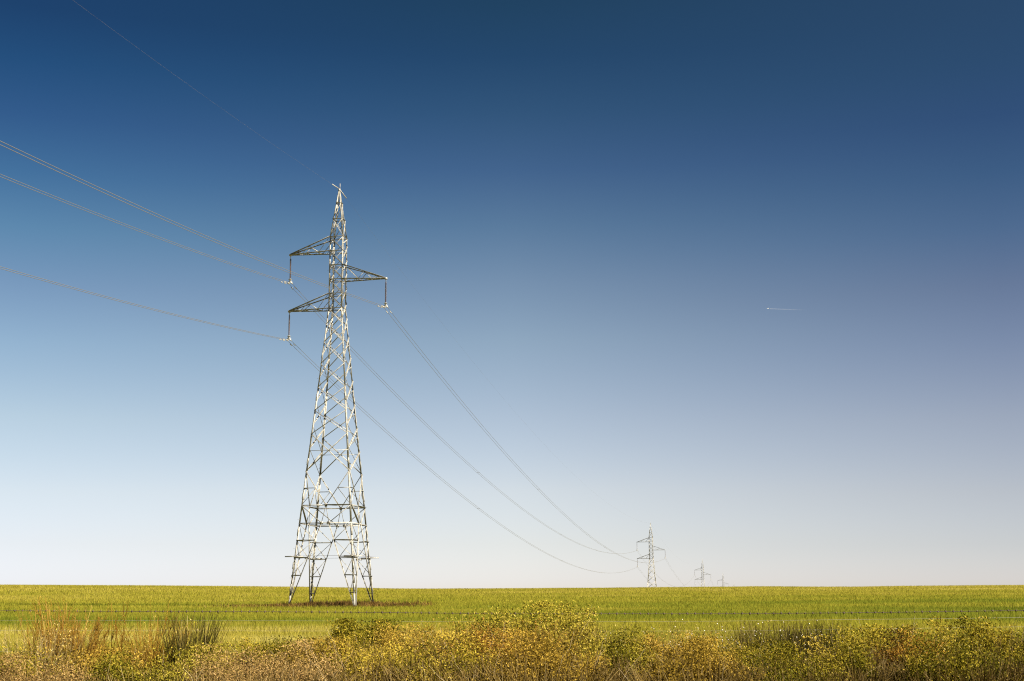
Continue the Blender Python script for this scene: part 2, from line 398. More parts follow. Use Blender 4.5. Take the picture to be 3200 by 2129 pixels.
def make_tower():
    root = empty('transmission_tower', (0, 0, 0))
    S = .17
    # legs
    for c, s in CORN.items():
        m = MB()
        zs = [-.5, LZ[1], LZ[5], LZ[7], LZ[10], LZ[14], LZ[19]]
        for a, b in zip(zs[:-1], zs[1:]):
            p = cn(c, max(a, 0)) + (np.array([s[0] * .03, s[1] * .03, a]) if a < 0 else 0)
            q = cn(c, b)
            sz = S if b < LZ[10] + .01 else .13
            m.prism(p, q, (-s[0] * sz, 0, 0), (0, -s[1] * .018, 0))
            m.prism(p, q, (0, -s[1] * sz, 0), (-s[0] * .018, 0, 0))
        # splice plates and their bolts
        for z in (1.9, 4.1, 7.55, 11.3, 14.9, 17.6, 21.8, 26.4, 30.9):
            p = cn(c, z); q = cn(c, z + .7)
            o = np.array([s[0] * .014, s[1] * .014, 0])
            m.prism(p + o, q + o, (-s[0] * .13, 0, 0), (0, s[1] * .012, 0))
            m.prism(p + o, q + o, (0, -s[1] * .13, 0), (s[0] * .012, 0, 0))
            for k in range(5):
                b_ = lerp(p, q, (k + .5) / 5)
                m.bar(b_ + o + (-s[0] * .06, 0, 0), b_ + o + (-s[0] * .06, s[1] * .05, 0), .018)
                m.bar(b_ + o + (0, -s[1] * .06, 0), b_ + o + (s[0] * .05, -s[1] * .06, 0), .018)
        if c in ('BL', 'FL'):
            for z in np.arange(3.2, LZ[19], .38 if c == 'BL' else 3.0):
                p = cn(c, z) + (.0, s[1] * .005, 0)
                m.bar(p - (s[0] * .02, 0, 0), p + (s[0] * .18, 0, 0), .010)
        leg = m.build('leg', STEEL, root)
        m = MB()
        p = cn(c, 0)
        m.lathe((p[0], p[1], -.7), [(.42, 0), (.42, .72), (.36, .80)], 14)
        m.build('concrete_footing', CONC, leg)
    # bracing of the four sides
    for A, B, n in FACES:
        m = MB(); front = n[1] != 0; n = np.array(n, float)
        sgn = 1
        P = lambda t, z: lerp(cn(A, z), cn(B, z), t)

        def mem(a, b, s=.09, flip=1, s2=None): m.angle(a, b, n, s, flip, s2)
        # legs of the A shaped base: inner diagonals from the level 5 nodes down to the feet
        ta, tb = .43, .57
        nA, nB = P(ta, LZ[5]), P(tb, LZ[5])
        fA, fB = cn(A, 0.02), cn(B, 0.02)
        iA = lambda z: lerp(fA, nA, z / LZ[5]); iB = lambda z: lerp(fB, nB, z / LZ[5])
        mem(fA, nA, .10, 1); mem(fB, nB, .10, 1, .12)
        for k in (1, 2, 3, 4):
            mem(cn(A, LZ[k]), iA(LZ[k]), .09, -1, .15); mem(iB(LZ[k]), cn(B, LZ[k]), .09, -1, .15)
        for k in (5, 4, 3, 2):
            mem(cn(A, LZ[k]), iA(LZ[k - 1]), .06, 1); mem(cn(B, LZ[k]), iB(LZ[k - 1]), .06, 1)
        if front:
            for k in (4, 3):
                mem(cn(A, LZ[k - 1]), iA(LZ[k]), .05, 1); mem(cn(B, LZ[k - 1]), iB(LZ[k]), .05, 1)
        # beams at levels 5 and 6
        mem(cn(A, LZ[5]), cn(B, LZ[5]), .10, 1)
        M6 = P(.5, LZ[6])
        mem(cn(A, LZ[6]), M6, .10, 1); mem(M6, cn(B, LZ[6]), .11, -1, .20)
        mem(cn(A, LZ[6]), nA, .09, -1, .16); mem(cn(B, LZ[6]), nB, .08, 1)
        mem(M6, nA, .06, 1); mem(M6, nB, .06, -1)
        # inverted V from level 7 down to the middle of level 6
        mem(cn(A, LZ[7]), M6, .10, 1); mem(cn(B, LZ[7]), M6, .08, 1)
        zh = LZ[6] + (LZ[7] - LZ[6]) * .5
        tA = lerp(M6, cn(A, LZ[7]), .5); tB = lerp(M6, cn(B, LZ[7]), .5)
        mem(cn(A, zh), tA, .07, -1, .09); mem(tB, cn(B, zh), .07, 1)
        mem(tA, cn(A, LZ[6]), .06, 1); mem(tB, cn(B, LZ[6]), .06, -1)
        for q in (nA, nB):
            m.plate(q + n * .02, n, (1, 0, 0) if front else (0, 1, 0), .34, .30)
        m.plate(M6 + n * .02, n, (1, 0, 0) if front else (0, 1, 0), .30, .34)
        # crossed bracing up the body
        if front: lv = list(LZ[7:20])
        else: lv = [LZ[7]] + list(SIDE_Z) + [LZ[19]]
        for k, (a, b) in enumerate(zip(lv[:-1], lv[1:])):
            big = a < LZ[14]
            s = .10 if a < LZ[8] else (.085 if big else .07)
            if front and not big:
                mem(cn(A, a), cn(B, b), s * .8, 1); mem(cn(A, b), cn(B, a), s, -1, s * 2.2)
            elif front:
                mem(cn(A, a), cn(B, b), s * 1.0, 1, s * 2.8); mem(cn(A, b), cn(B, a), s, 1)
            else:
                mem(cn(A, a), cn(B, b), s * .9, 1, s * 1.25); mem(cn(A, b), cn(B, a), s * .55, 1, s * .6)
        if front:
            zc = lerp(LZ[7], LZ[8], .545)
            mem(P(0, zc), P(1, zc), .05, 1)
            for k in range(14, 20):
                mem(P(0, LZ[k]), P(1, LZ[k]), .07, -1, .11)
        else:
            for k in range(14, 20):
                mem(P(0, LZ[k]), P(1, LZ[k]), .06, -1)
        m.build('lattice_bracing', STEEL, root)
    # flat frames across the body
    up = (0, 0, -1)
    for k in (5, 6):
        m = MB()
        z = LZ[k]; mid = [lerp(cn(a, z), cn(b, z), .5) for a, b in (('FL', 'FR'), ('FR', 'BR'), ('BR', 'BL'), ('BL', 'FL'))]
        for i in range(4): m.angle(mid[i], mid[(i + 1) % 4], up, .06, 1, .04)
        if k == 5: m.angle(mid[0], mid[2], up, .06, 1, .04); m.angle(mid[1], mid[3], up, .06, 1, .04)
        m.build('plan_frame', STEEL, root)
    for k in (4, 3, 2):
        z = LZ[k]; f = z / LZ[5]
        for c, (sx, sy) in CORN.items():
            w5 = LW[5]; m = MB()
            inn = [lerp(cn(c, 0), np.array(e), f) for e in ((sx * w5 * .14, sy * w5, LZ[5]), (sx * w5, sy * w5 * .14, LZ[5]))]
            m.angle(inn[0], inn[1], up, .06, 1, .05)
            m.build('corner_tie', STEEL, root)
    for k in range(14, 20):
        m = MB(); m.angle(cn('FL', LZ[k]), cn('BR', LZ[k]), up, .05)
        m.build('corner_tie', STEEL, root)
    # the pointed peak
    m = MB()
    for c, s in CORN.items():
        p = cn(c, LZ[19]); q = cn(c, APEX_Z)
        m.prism(p, q, (-s[0] * .11, 0, 0), (0, -s[1] * .014, 0)); m.prism(p, q, (0, -s[1] * .11, 0), (-s[0] * .014, 0, 0))
    for A, B, n in FACES:
        m.angle(cn(A, LZ[20]), cn(B, LZ[20]), n, .07, -1, .10); m.angle(cn(A, LZ[21]), cn(B, LZ[21]), n, .07, -1, .10)
        m.angle(cn(A, LZ[19]), cn(B, LZ[20]), n, .07, 1); m.angle(cn(A, LZ[20]), cn(B, LZ[19]), n, .06, 1)
        m.angle(cn(A, LZ[20]), cn(B, LZ[21]), n, .07, 1)
    m.bar((0, 0, APEX_Z - .2), (0, 0, APEX_Z + .12), .10)
    m.bar((.07, 0, APEX_Z + .05), (.06, 0, APEX_Z + .72), .025)
    m.build('peak', STEEL, root)
    # three arms
    for k, (sg, reach, tipz, zb, zt) in enumerate(((-1, 5.42, 38.60 - BASE_Z, LZ[18], LZ[19]), (1, 5.41, 35.45 - BASE_Z, LZ[16], LZ[17]), (-1, 5.40, 32.26 - BASE_Z, LZ[14], LZ[15]))):
        m = MB(); w_ = .768
        tip = np.array([sg * reach, 0, tipz])
        for sy in (-1, 1):
            n = (0, sy, 0)
            tp = tip + (0, sy * .09, 0)
            rt = np.array([sg * w_, sy * w_, zt]); rb = np.array([sg * w_, sy * w_, zb])
            m.angle(rt, tp + (0, 0, .05), (0, -1, 0), .09, -1, .14); m.angle(rb, tp, (0, -1, 0), .09, -1, .14)
            T = lambda t: lerp(rt, tp, t); Bt = lambda t: lerp(rb, tp, t)
            seq = [T(0), Bt(.27), T(.52), Bt(.70), T(.80), Bt(.90)]
            if sg > 0: seq = [T(.04), Bt(.36), T(.50), Bt(.68), T(.78), Bt(.88)]
            for a, b in zip(seq[:-1], seq[1:]): m.angle(a, b, n, .055, 1)
        fb = lambda sy, t: lerp(np.array([sg * w_, sy * w_, zb]), tip + (0, sy * .09, 0), t)
        tt = [0, .16, .3, .44, .58, .70, .81, .9]
        for i, (a, b) in enumerate(zip(tt[:-1], tt[1:])):
            s_ = 1 if i % 2 else -1
            m.angle(fb(s_, a), fb(-s_, b), (0, 0, -1), .055)
        for t in (.3, .58): m.angle(fb(-1, t), fb(1, t), (0, 0, -1), .05)
        m.prism(tip + (-.14, -.13, -.10), tip + (.14, -.13, -.10), (0, .26, 0), (0, 0, .2))
        m.build('crossarm', STEEL, root)
    # outriggers and barbed strands that keep climbers off
    z = LZ[3] + .06
    for c, (sx, sy) in CORN.items():
        p = cn(c, z); m = MB()
        m.angle(p + (-sx * 1.0, sy * .05, 0), p + (sx * .95, sy * .05, 0), (0, 0, 1), .10)
        m.angle(p + (sx * .05, -sy * .5, .03), p + (sx * .05, sy * .55, .03), (0, 0, 1), .08)
        m.build('climbing_guard', STEEL, root)
    w3 = float(cw(z))
    for o in (.15, .38, .62, .88):
        m = MB(); q = w3 + o
        cs = [(-q, -w3 - .5 * o, z + .09), (q, -w3 - .5 * o, z + .09), (q, w3 + .5 * o, z + .09), (-q, w3 + .5 * o, z + .09)]
        for i in range(4): m.bar(cs[i], cs[(i + 1) % 4], .005)
        m.build('barbed_strand', RUSTY, root)
    m = MB(); p = cn('BR', z)
    m.plate(p + (-.9, -.9, -.18), (0, -1, .2), (1, 0, 0), .55, .10)
    m.build('number_plate', FITTING, root)
    return root


CONC = plain_mat('footing_concrete', (.26, .25, .21), .9)


def copy_tree(o, parent=None):
    c = o.copy(); COL.objects.link(c); c.parent = parent
    for ch in list(o.children): copy_tree(ch, c)
    return c


LINE_AZ = 0.17930
T1 = np.array([-18.933, 148.0, BASE_Z])
DIST = [0, 405.9, 828.0, 1247.5, 1660.0]
DZ = [0, -12.446, -11.772, -10.581, -9.2]
TLAB = ['tall steel lattice pylon standing in the near field, far larger than the other pylons',
        'second largest lattice pylon, the first one behind the crest of the field',
        'small pale lattice pylon, third in the line, behind the crest',
        'tiny lattice pylon low on the horizon, the last one with its arms in sight',
        'faint tip of the farthest pylon just above the crest, right of all the others']
tower = make_tower()
TOW = []
for i, (s, dz) in enumerate(zip(DIST, DZ)):
    o = tower if i == 0 else copy_tree(tower)
    pos = T1 + np.array([s * sin(LINE_AZ), s * cos(LINE_AZ), dz])
    if i == 4:                                             # only its tip clears the crest
        v = ray(2291.6, 1820.5); pos[2] = v.z * pos[1] - (APEX_Z + .6)
    o.location = pos; o.rotation_euler = (0, 0, -YAW)
    tag(o, TLAB[i], 'pylon', 'steel lattice pylons of one power line')
    TOW.append(pos)
T0 = T1 + np.array([-405.44 * sin(LINE_AZ), -405.44 * cos(LINE_AZ), 6.9])

UV = np.array([cos(YAW), -sin(YAW), 0]); VV = np.array([sin(YAW), cos(YAW), 0])
ARM = [(-1, 5.42, 38.60 - BASE_Z), (1, 5.41, 35.45 - BASE_Z), (-1, 5.40, 32.26 - BASE_Z)]
INS = 3.05
ARM_NAME = ['upper left arm', 'right arm', 'lower left arm']


def insulator(i, k):
    sg, r, z = ARM[k]
    tip = TOW[i] + UV * sg * r + np.array([0, 0, z - .1])
    root = empty('insulator_string', tip, -YAW)
    far = ['the big near pylon', 'the second largest pylon', 'the third pylon in the line', 'the tiny fourth pylon']
    tag(root, 'brown insulator string hanging from the %s of %s' % (ARM_NAME[k], far[i]), 'insulator', 'insulator strings hanging from the pylon arms')
    L = 2.25
    m = MB()
    m.bar((0, 0, .1), (0, 0, -.30), .03)
    n = 19
    m.lathe((0, 0, -INS + .1), [(.02, 0), (.02, .5)], 6)
    m.lathe((0, 0, -.30 - L - .16), [(.05, 0), (.20, .05), (.20, .08), (.05, .13)], 12)
    m.build('hanger_link', FITTING, root)
    m = MB()
    for j in range(n):
        zz = -.30 - (j + 1) * L / n
        m.lathe((0, 0, zz), [(.035, 0), (.10, .012), (.105, .03), (.05, .055), (.035, L / n)], 10)
    m.build('insulator_discs', PORCELAIN, root)
    m = MB()                                               # triangular yoke
    m.prism((-.26, -.02, -INS + .02), (.26, -.02, -INS + .02), (0, .04, 0), (0, 0, .10))
    m.prism((-.16, -.022, -INS + .12), (.16, -.022, -INS + .12), (0, .044, 0), (0, 0, .12))
    m.prism((-.07, -.024, -INS + .24), (.07, -.024, -INS + .24), (0, .048, 0), (0, 0, .12))
    m.build('yoke_plate', FITTING, root)
    for sx in (-1, 1):
        m = MB()
        m.prism((sx * .2 - .04, -.22, -INS - .08), (sx * .2 - .04, .22, -INS - .08), (.08, 0, 0), (0, 0, .10))
        m.bar((sx * .2, 0, -INS - .02), (sx * .2, 0, -INS + .08), .03)
        m.build('clamp', FITTING, root)
    return root


for i in range(4):
    for k in range(3): insulator(i, k)


def wire(name, A, B, sag, r, label, cat, group, tmax=1.0, damp=(), spac=None, mate=None, seg=6):
    ts = np.concatenate([np.linspace(0, .1, 30), np.linspace(.1, 1, 160)[1:]]) * tmax
    A = np.array(A, float); B = np.array(B, float)
    f = lambda t: np.array([A[0] + (B[0] - A[0]) * t, A[1] + (B[1] - A[1]) * t, A[2] + (B[2] - A[2]) * t - 4 * sag * t * (1 - t)])
    P = np.array([f(t) for t in ts])
    V, F = tubes((P - A)[None], np.full((1, len(ts)), r), seg)
    o = mesh_obj(name, V, [F], ALU, smooth=True, loc=A)
    tag(o, label, cat, group)
    L = np.linalg.norm(B - A)
    for dd in damp:
        p = f(dd / L) - A; q = f((dd + .1) / L) - A; d = (q - p) / np.linalg.norm(q - p)
        m = MB()
        m.bar(p - d * .2 + (0, 0, -.09), p + d * .2 + (0, 0, -.09), .012)
        m.bar(p + (0, 0, .02), p + (0, 0, -.09), .02)
        for s_ in (-1, 1):
            m.lathe(p + d * s_ * .2 + (0, 0, -.09) - d * .07, [(.02, 0), (.05, .02), (.05, .12), (.02, .14)], 8, axis=d)
        m.build('vibration_damper', FITTING, o)
    if spac:
        for t in spac:
            p = f(t) - A; m = MB()
            m.bar(p - UV * .04, p + UV * .44, .015)
            m.prism(p + (-.04, -.05, -.04), p + (.04, -.05, -.04), (0, .10, 0), (0, 0, .08))
            q = p + UV * .4
            m.prism(q + (-.04, -.05, -.04), q + (.04, -.05, -.04), (0, .10, 0), (0, 0, .08))
            m.build('spacer', RUSTY, o)
    return o


SPAN = [(T0, TOW[0], 'behind'), (TOW[0], TOW[1], 'a'), (TOW[1], TOW[2], 'b'), (TOW[2], TOW[3], 'c'), (TOW[3], TOW[4], 'd')]
WHERE = ['from the %s of the big pylon to the left edge', 'from the %s of the big pylon to the second pylon',
         'from the %s of the second pylon down behind the crest', 'from the %s of the third pylon down behind the crest',
         'leaving the %s of the tiny fourth pylon']
SAG = [14.3, 10.66, 10.7, 10.7, 10.7]; SAGG = [11.74, 8.2, 8.2, 8.2, 8.2]
for j, (P0, P1, _) in enumerate(SPAN):
    for k in range(3):
        sg, r, z = ARM[k]
        for side, nm in ((-1, 'left'), (1, 'right')):
            off = UV * (sg * r + side * .2) + np.array([0, 0, z - .1 - INS - .03])
            a, b = P0 + off, P1 + off
            if j == 0: a, b = b, a
            lab = '%s twin wire ' % ('upper' if side > 0 else 'lower') + WHERE[j] % ARM_NAME[k]
            wire('power_line', a, b, SAG[j], .0185 if j < 2 else .016, lab, 'power line', 'twin conductors of the power line',
                 1.0, damp=((1.0, 2.1) if j == 0 else (1.3,)) if j < 2 else (), spac=(.25, .5, .75) if (side < 0 and j in (1, 2)) else None, seg=6)
    a = P0 + np.array([0, 0, APEX_Z + .1]); b = P1 + np.array([0, 0, APEX_Z + .1])
    if j == 0: a, b = b, a
    o = wire('ground_wire', a, b, SAGG[j], .0040, 'very thin single wire ' + WHERE[j] % 'pointed top', 'ground wire', 'single earth wires along the pylon tops')
    if j < 2:
        L = np.linalg.norm(b - a); m = MB()
        f = lambda t: np.array([(b[0] - a[0]) * t, (b[1] - a[1]) * t, (b[2] - a[2]) * t - 4 * SAGG[j] * t * (1 - t)])
        m.bar(f(.35 / L), f(2.6 / L), .035)
        m.build('armour_rod', FITTING, o)

# ------------------------------------------------------------------ aeroplane and contrail
YP = 42000.
pa = at(2399.5, 964.8, YP); pb = at(2416, 965.4, YP)
pl = empty('aeroplane', pa)
tag(pl, 'white airliner, a speck high in the sky heading its short vapour trail', 'aeroplane')
WHITE = plain_mat('white_aircraft_paint', (.85, .85, .85), .3)
m = MB(); m.lathe((-33, 0, 0), [(.3, 0), (2, 3), (3.1, 8), (3.1, 50), (2., 60), (.4, 68)], 12, axis=(1, 0, 0)); m.build('fuselage', WHITE, pl, True)
for s_ in (-1, 1):
    m = MB(); m.prism((-6, 0, -1), (12, s_ * 31, 1.5), (12, 0, 0), (0, 0, .9)); m.build('wing', WHITE, pl)
    m = MB(); m.prism((26, 0, 1), (33, s_ * 11, 1.5), (5, 0, 0), (0, 0, .5)); m.build('tailplane', WHITE, pl)
    m = MB(); m.lathe((-5, s_ * 11, -2.6), [(1.6, 0), (1.8, 2), (1.2, 6)], 10, axis=(1, 0, 0)); m.build('engine', WHITE, pl)
m = MB(); m.prism((24, -.3, 2), (33, -.3, 12), (6, 0, 0), (0, .6, 0)); m.build('tail_fin', WHITE, pl)
m_c = bpy.data.materials.new('vapour'); m_c.use_nodes = True; t = m_c.node_tree; t.nodes.clear()
o_ = t.nodes.new('ShaderNodeOutputMaterial'); a_ = t.nodes.new('ShaderNodeAttribute'); a_.attribute_name = 'tint'
d_ = t.nodes.new('ShaderNodeBsdfDiffuse'); d_.inputs[0].default_value = (.85, .85, .88, 1)
tr_ = t.nodes.new('ShaderNodeBsdfTransparent'); mx_ = t.nodes.new('ShaderNodeMixShader')
t.links.new(a_.outputs['Fac'], mx_.inputs[0]); t.links.new(tr_.outputs[0], mx_.inputs[1]); t.links.new(d_.outputs[0], mx_.inputs[2]); t.links.new(mx_.outputs[0], o_.inputs[0])
c0 = at(2406, 965.3, YP); c1 = at(2520, 969.2, YP)
K = 40
P = np.array([c0.lerp(c1, k / (K - 1)) for k in range(K)])
V, F = tubes((P - np.array(c0))[None], np.linspace(7, 13, K)[None], 8)
fade = np.repeat(np.linspace(1, 0, K) ** 1.3 * .08, 8)
ct = mesh_obj('contrail', V, [F], m_c, tint=fade, loc=c0, smooth=True)
tag(ct, 'short white vapour trail fading to the right behind the aeroplane in the blue sky', 'contrail')


# ------------------------------------------------------------------ crop and grass made of single blades
def blade_mesh(X, Y, Z, H, W, lean, tint, bend=.5):
    """blades as tapering bent strips: 5 vertices, a quad and a triangle each"""
    N = len(X); az = rng.uniform(0, 2 * pi, N); la = rng.uniform(0, 2 * pi, N)
    lx = np.cos(la) * lean * H; ly = np.sin(la) * lean * H
    wx = np.cos(az) * W / 2; wy = np.sin(az) * W / 2
    b = np.stack([X, Y, Z], 1); wv = np.stack([wx, wy, 0 * wx], 1)
    mid = b + np.stack([lx * .35, ly * .35, H * .55], 1)
    tip = b + np.stack([lx, ly, H * (1 - .25 * lean * bend)], 1)
    V = np.stack([b - wv * .7, b + wv * .7, mid - wv, mid + wv, tip], 1).reshape(-1, 3)
    i = np.arange(N) * 5
    F4 = np.stack([i, i + 1, i + 3, i + 2], 1); F3 = np.stack([i + 2, i + 3, i + 4], 1)
    return V, F4, F3, np.repeat(tint, 5)


def scatter(y0, y1, dens, half=.42, pad=3., xr=None):
    """random points in the view wedge between two distances"""
    area = half * (y1**2 - y0**2) + 2 * pad * (y1 - y0); n = int(area * dens)
    Y = np.sqrt(rng.uniform(y0**2, y1**2, n)); X = rng.uniform(-1, 1, n) * (half * Y + pad)
    return X, Y


def crop_tint(X, Y):
    a = X / np.maximum(Y, 1)
    base = np.interp(Y, [36, 45, 58, 75, 100, 130, 160, 200, 250, 320], [.66, .58, .42, .36, .38, .47, .46, .56, .60, .64])
    base = base + .17 * (fbm(X / 40, Y / 11, 11, 4) - .5) * 2 + .15 * (fbm(X / 7, Y / 5, 21, 3) - .5) * 2
    base -= .03
    base -= .10 * np.clip(a / .36, -.2, 1) * np.clip((230 - Y) / 130, 0, 1) * np.clip((Y - 50) / 30, 0, 1)   # greener towards the right
    base += .05 * np.clip(a / .36, 0, 1) * np.clip((Y - 200) / 80, 0, 1)
    # pale strips of dry stalks
    for yc, wd, am, lo, hi in ((50, 3.2, .30, -.5, .0), (61, 2.4, .28, -.5, -.14), (41, 3, .24, -.5, -.05), (92, 2.2, .32, .08, .34), (112, 3, .26, .22, .5), (110, 5, .12, -.2, .1)):
        ed = np.clip((a - lo) / .05, 0, 1) * np.clip((hi - a) / .05, 0, 1)
        base += am * np.exp(-((Y - yc - 3 * (fbm(X / 12, Y * 0, 5, 2) - .5) * 2) / wd)**2) * ed * np.clip(fbm(X / 3.2, Y / 2, 31, 3) * 2.2 - .3, 0, 1)
    return base


Vs, F4s, F3s, Ts = [], [], [], []; off = 0
for y0, y1, dens, wd, hgt in ((36, 48, 190, .013, .36), (48, 70, 95, .018, .42), (70, 110, 36, .026, .46), (110, 170, 15, .040, .48), (170, 240, 12, .050, .50), (240, 350, 9, .062, .52)):
    X, Y = scatter(y0, y1, dens)
    n = len(X)
    Z = gh(X, Y)
    H = hgt * rng.uniform(.65, 1.15, n) * (.85 + .3 * fbm(X / 6, Y / 6, 40, 2))
    T = crop_tint(X, Y) + rng.normal(0, .035, n)
    ear = rng.random(n) < .06; T[ear] += .12
    V, F4, F3, tt = blade_mesh(X, Y, Z, H, wd * rng.uniform(.6, 1.3, n), rng.uniform(.05, .5, n), T)
    Vs.append(V); F4s.append(F4 + off); F3s.append(F3 + off); Ts.append(tt); off += len(V)
o = mesh_obj('crop', np.concatenate(Vs), [np.concatenate(F4s), np.concatenate(F3s)], CROP, tint=np.clip(np.concatenate(Ts), 0, 1))
tag(o, 'yellow green cereal crop covering the rising field up to the crest', 'crop', kind='stuff')

# brown weeds round the feet of the near tower
n = 26000
X = rng.uniform(-37, -8.5, n); Y = rng.normal(148, 4.6, n)
e = np.clip(np.exp(-((X + 18) / 6.5)**2) + .10 * (abs(X + 19) < 11), 0, 1) * (.15 + 1.2 * fbm(X / 2.5, Y / 3, 61, 3))
k = rng.random(n) < e
X, Y = X[k], Y[k]; n = len(X)
Hn = .34 + .55 * np.clip(fbm(X / 1.8, Y / 2.5, 71, 3) * 2 - .55, 0, 1)
T = .48 + .7 * (fbm(X / 3, Y / 4, 81, 3) - .45) + rng.normal(0, .18, n) - .15 * (abs(X + 19) < 3)
V, F4, F3, tt = blade_mesh(X, Y, gh(X, Y), Hn * rng.uniform(.6, 1.2, n), rng.uniform(.03, .075, n), rng.uniform(.05, .6, n), T)
o = mesh_obj('weeds', V, [F4, F3], WEED, tint=np.clip(tt, 0, 1))
tag(o, 'strip of rust brown weeds growing round the feet of the near pylon', 'weeds', kind='stuff')


# ------------------------------------------------------------------ plants of the roadside scrub
def leaves(Pc, size, tint, up=.3, aspect=.45):
    """flat pointed leaves (rhombs) centred at Pc"""
    N = len(Pc); d = rng.normal(0, 1, (N, 3)); d[:, 2] += up; d /= np.linalg.norm(d, axis=1, keepdims=True)
    e = rng.normal(0, 1, (N, 3)); e -= d * (d * e).sum(1, keepdims=True); e /= np.linalg.norm(e, axis=1, keepdims=True)
    s = (size * rng.uniform(.6, 1.35, N))[:, None]
    V = np.stack([Pc - d * s * .5, Pc + e * s * aspect * .5, Pc + d * s * .5, Pc - e * s * aspect * .5], 1).reshape(-1, 3)
    i = np.arange(N) * 4
    return V, np.stack([i, i + 1, i + 2, i + 3], 1), np.repeat(tint, 4)


def stalks(n, rad, h, spread, bend, r0, K=6, zmin=.75, base_spread=1.):
    """curved stalks rising from a disc: (n,K,3)"""
    a = rng.uniform(0, 2 * pi, n); r = rad * np.sqrt(rng.random(n)) * base_spread
    b = np.stack([r * np.cos(a), r * np.sin(a), 0 * r], 1)
    sp = spread * rng.random(n); a2 = a + rng.normal(0, .8, n)
    d = np.stack([np.cos(a2) * np.sin(sp), np.sin(a2) * np.sin(sp), np.cos(sp)], 1)
    H = h * rng.uniform(zmin, 1.0, n)
    t = np.linspace(0, 1, K)[None, :, None]
    bv = np.stack([np.cos(a2), np.sin(a2), -.6 * np.ones(n)], 1) * (bend * H * rng.uniform(.2, 1, n))[:, None]
    wob = rng.normal(0, .012, (n, K, 3)) * H[:, None, None] * np.sqrt(t)
    P = b[:, None, :] + d[:, None, :] * (H[:, None, None] * t) + bv[:, None, :] * t**2 + wob
    R = r0 * rng.uniform(.7, 1.2, n)[:, None] * (1 - .75 * np.linspace(0, 1, K))[None, :]
    return P, R


def branch(P, R, m, frac, ang, K=4):
    """m side shoots on each stalk"""
    n, KK, _ = P.shape
    i = rng.integers(1, KK - 1, (n, m)); idx = np.arange(n)[:, None]
    b = P[idx, i].reshape(-1, 3); d = (P[idx, i + 1] - P[idx, i]).reshape(-1, 3); L0 = np.linalg.norm(P[:, -1] - P[:, 0], axis=1)
    L = np.repeat(L0, m) * frac * rng.uniform(.5, 1.2, n * m) * (1.15 - i.ravel() / KK)
    d /= np.linalg.norm(d, axis=1, keepdims=True) + 1e-9
    s = rng.normal(0, 1, d.shape); s -= d * (d * s).sum(1, keepdims=True); s /= np.linalg.norm(s, axis=1, keepdims=True)
    an = (ang * rng.uniform(.6, 1.3, n * m))[:, None]
    dd = d * np.cos(an) + s * np.sin(an)
    t = np.linspace(0, 1, K)[None, :, None]
    Q = b[:, None, :] + dd[:, None, :] * L[:, None, None] * t + np.array([0, 0, 1.])[None, None, :] * (L[:, None, None] * .18) * t**2
    r = (R[idx, i].ravel() * .7)[:, None] * (1 - .7 * np.linspace(0, 1, K))[None, :]
    return Q, r


def blob_points(n, w, d, h, seed, lump=.35, shell=.55):
    """points spread through a lumpy dome, denser near its skin; height h, half widths w, d"""
    u = rng.normal(0, 1, (n, 3)); u[:, 2] = np.abs(u[:, 2]) * 1.1; u /= np.linalg.norm(u, axis=1, keepdims=True)
    az = np.arctan2(u[:, 1], u[:, 0]); el = np.arcsin(u[:, 2])
    f = 1.0 - lump * np.clip(1.75 - 3.2 * fbm(az * 2.2 + 20 + seed, el * 3 + seed, seed, 4), 0, 1.2)
    r = (shell + (1 - shell) * rng.random(n)) * f * (1 + np.abs(rng.normal(0, .05, n)))
    u[:, 2] = u[:, 2] ** .8; u[:, :2] = np.sign(u[:, :2]) * np.abs(u[:, :2]) ** .8
    return u * r[:, None] * np.array([w, d, h])


def place(px, Y, dy=0.):
    v = ray(px, 1900) * Y
    return np.array([v.x, Y + dy, float(gh(v.x, Y + dy))])


def height_to(px, py, Y, base):
    return ray(px, py).z * Y - base[2]


PLANTS = []


